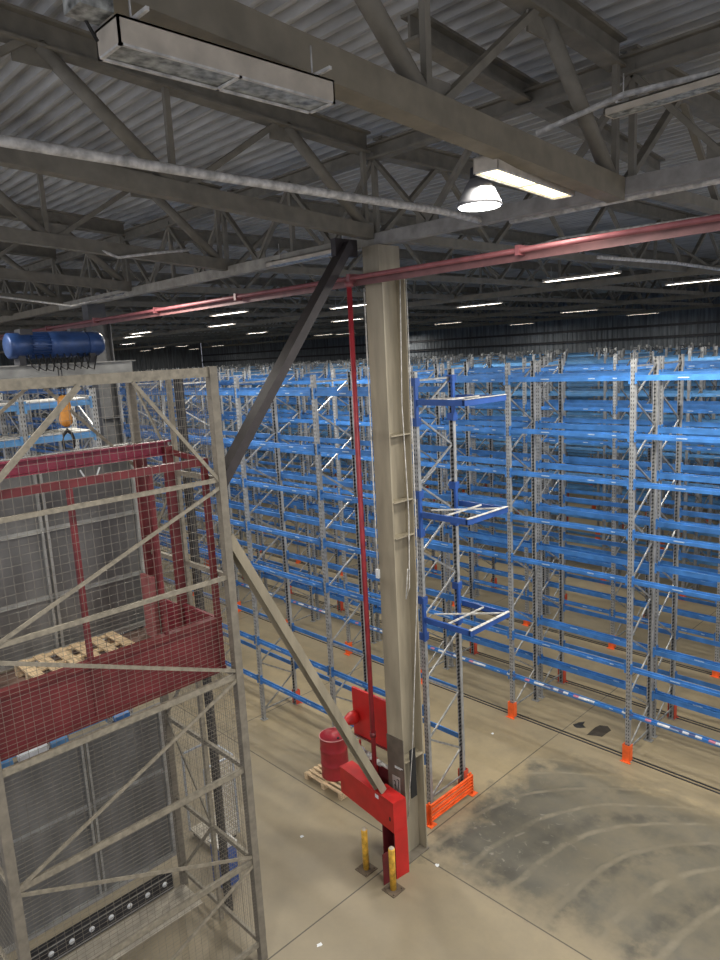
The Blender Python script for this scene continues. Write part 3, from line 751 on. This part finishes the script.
for k in range(9):
    y = -.4+.09*k; r = .05+.02*(k % 3)
    b.tube([(.12, y, -.12), (.15, y+.03, -.22-r), (.14, y+.10, -.30-r*.4), (.13, y+.16, -.16)], .009, 5)
b.obj('cable_loops', BLACK, t)
t = thing('hook_block', (-9.3, 3.68, 7.75), 'orange hook block with black hook above the lift crosshead', 'hook')
MB().lathe((0, 0, .42), [(.03, -.1), (.075, -.06), (.085, .0), (.06, .1), (.085, .16), (.07, .28), (.03, .31)], 18).obj('block', HOOKY, t)
MB().tube([(0, 0, .34), (0, 0, .27), (0, -.055, .22), (0, -.075, .13), (0, -.06, .03)], [.02, .022, .022, .02, .014], 8).tube([(0, 0, .27), (0, .055, .22), (0, .075, .13), (0, .06, .03)], [.022, .022, .02, .014], 8).obj('hook', BLACK, t)
MB().tube([(0, .02, .7), (0, .02, 1.1)], .006, 5).tube([(0, -.02, .7), (0, -.02, 1.1)], .006, 5).obj('rope', DARKS, t)

# things standing beyond the shaft
t = thing('wire_trolley', (-11.1, 5.75, 0), 'wire mesh roll cage trolley standing beyond the side of the lift cage', 'trolley')
b = MB()
for x in (0, .75):
    for y in (0, .6): b.bar((x, y, .12), (x, y, 1.7), .03, .03, (0, 1, 0))
b.bar((0, 0, 1.7), (0, .6, 1.7), .03, .03); b.bar((.75, 0, 1.7), (.75, .6, 1.7), .03, .03); b.bar((0, .6, 1.7), (.75, .6, 1.7), .03, .03)
b.obj('frame', mat('light steel blue tube', (.42, .47, .55), .4, .3, .1), t)
g = MB()
for k in range(1, 12): g.bar((.75, .6*k/12, .15), (.75, .6*k/12, 1.7), .006, .006, (0, 1, 0))
for k in range(1, 20): g.bar((.75, 0, .15+k*.078), (.75, .6, .15+k*.078), .006, .006); g.bar((0, .6, .15+k*.078), (.75, .6, .15+k*.078), .006, .006)
g.obj('mesh_side', WHITEP, t)
MB().box(0, .75, 0, .6, .12, .16).obj('base', TAN, t)
for x in (.08, .67):
    for y in (.08, .52): MB().lathe((x, y, .06), [(.055, -.015), (.055, .015)], 14, 'X').obj('caster', BLACK, t)
t = thing('blue_bin', (-9.6, 5.55, 0), 'blue plastic bin standing behind the lift guide rail', 'bin')
b = MB(); b.prof((0, 0, 0), (0, 0, .75), [(-.17, -.15), (.17, -.15), (.17, .15), (-.17, .15)], (0, 1, 0)); b.obj('bin_body', BLUED, t)
MB().box(-.19, .19, -.17, .17, .75, .79).obj('lid', WHITEP, t)

# ------------------------------------------------------------------ litter on the floor
def rag(loc, s, m, name, label, cat, seed):
    rnd = random.Random(seed); n = 9; b = MB(); vs = [(0, 0, .06*s)]
    for ring, (rr, zz) in enumerate(((.5, .08), (1.0, .0))):
        for k in range(n):
            a = 2*math.pi*k/n; r_ = rr*s*(.55+.7*rnd.random()); vs.append((r_*math.cos(a)*.75, r_*math.sin(a), zz*s*(.5+rnd.random())*(ring == 0)+.004))
    fs = [(0, 1+k, 1+(k+1) % n) for k in range(n)] + [(1+k, 1+n+k, 1+n+(k+1) % n, 1+(k+1) % n) for k in range(n)]
    b.add(vs, fs); return tag(b.obj(name, m, None, loc), label, cat)
rag((-7.6, 14.0, 0), .2, BLACK, 'dark_rag', 'small crumpled black rag on the floor between the first rack posts', 'rag', 1)
rag((-7.12, 14.05, 0), .3, mat('black brown rag', (.035, .028, .02), .8), 'dark_rag', 'long black rag on the floor nearer the orange guarded post', 'rag', 5)
for (x, y, s, lab) in ((-7.15, 8.25, .05, 'tiny white paper scrap on the floor right of the column foot'), (-9.5, 7.15, .045, 'tiny white paper scrap on the bay floor left of the bollards'), (-7.4, 5.75, .05, 'tiny white paper scrap beside the floor joint near the cage'), (-8.9, 12.4, .05, 'tiny white paper scrap on the aisle floor before the orange foot guard')):
    rag((x, y, 0), s, WHITE, 'paper_scrap', lab, 'paper scrap', int(s*1000+x*10) % 97)

# ------------------------------------------------------------------ world, camera
w = bpy.data.worlds.new('World'); SC.world = w; w.use_nodes = True
bg = w.node_tree.nodes['Background']; bg.inputs['Color'].default_value = (.86, .88, 1.0, 1); bg.inputs['Strength'].default_value = .62

f, pi_, ro, ya = 704.513, .176081786, -.0529468969, -.804238443
cy, sy, cp, sp_, cr_, sr = math.cos(ya), math.sin(ya), math.cos(pi_), math.sin(pi_), math.cos(ro), math.sin(ro)
fwd = V((sy*cp, cy*cp, -sp_)); right = V((cy, -sy, 0)); up = right.cross(fwd)
rx = right*cr_ + up*sr; uy = up*cr_ - right*sr
cam = bpy.data.cameras.new('Camera'); co = bpy.data.objects.new('Camera', cam); COL.objects.link(co)
cam.sensor_fit = 'VERTICAL'; cam.sensor_height = 36; cam.sensor_width = 27; cam.lens = f/960*36
cam.clip_end = 300
mt = Matrix((rx, uy, -fwd)).transposed().to_4x4(); mt.translation = V((0, 0, 8.8)); co.matrix_world = mt
SC.camera = co
SC.view_settings.view_transform = 'Standard'
SC.view_settings.exposure = 0.5
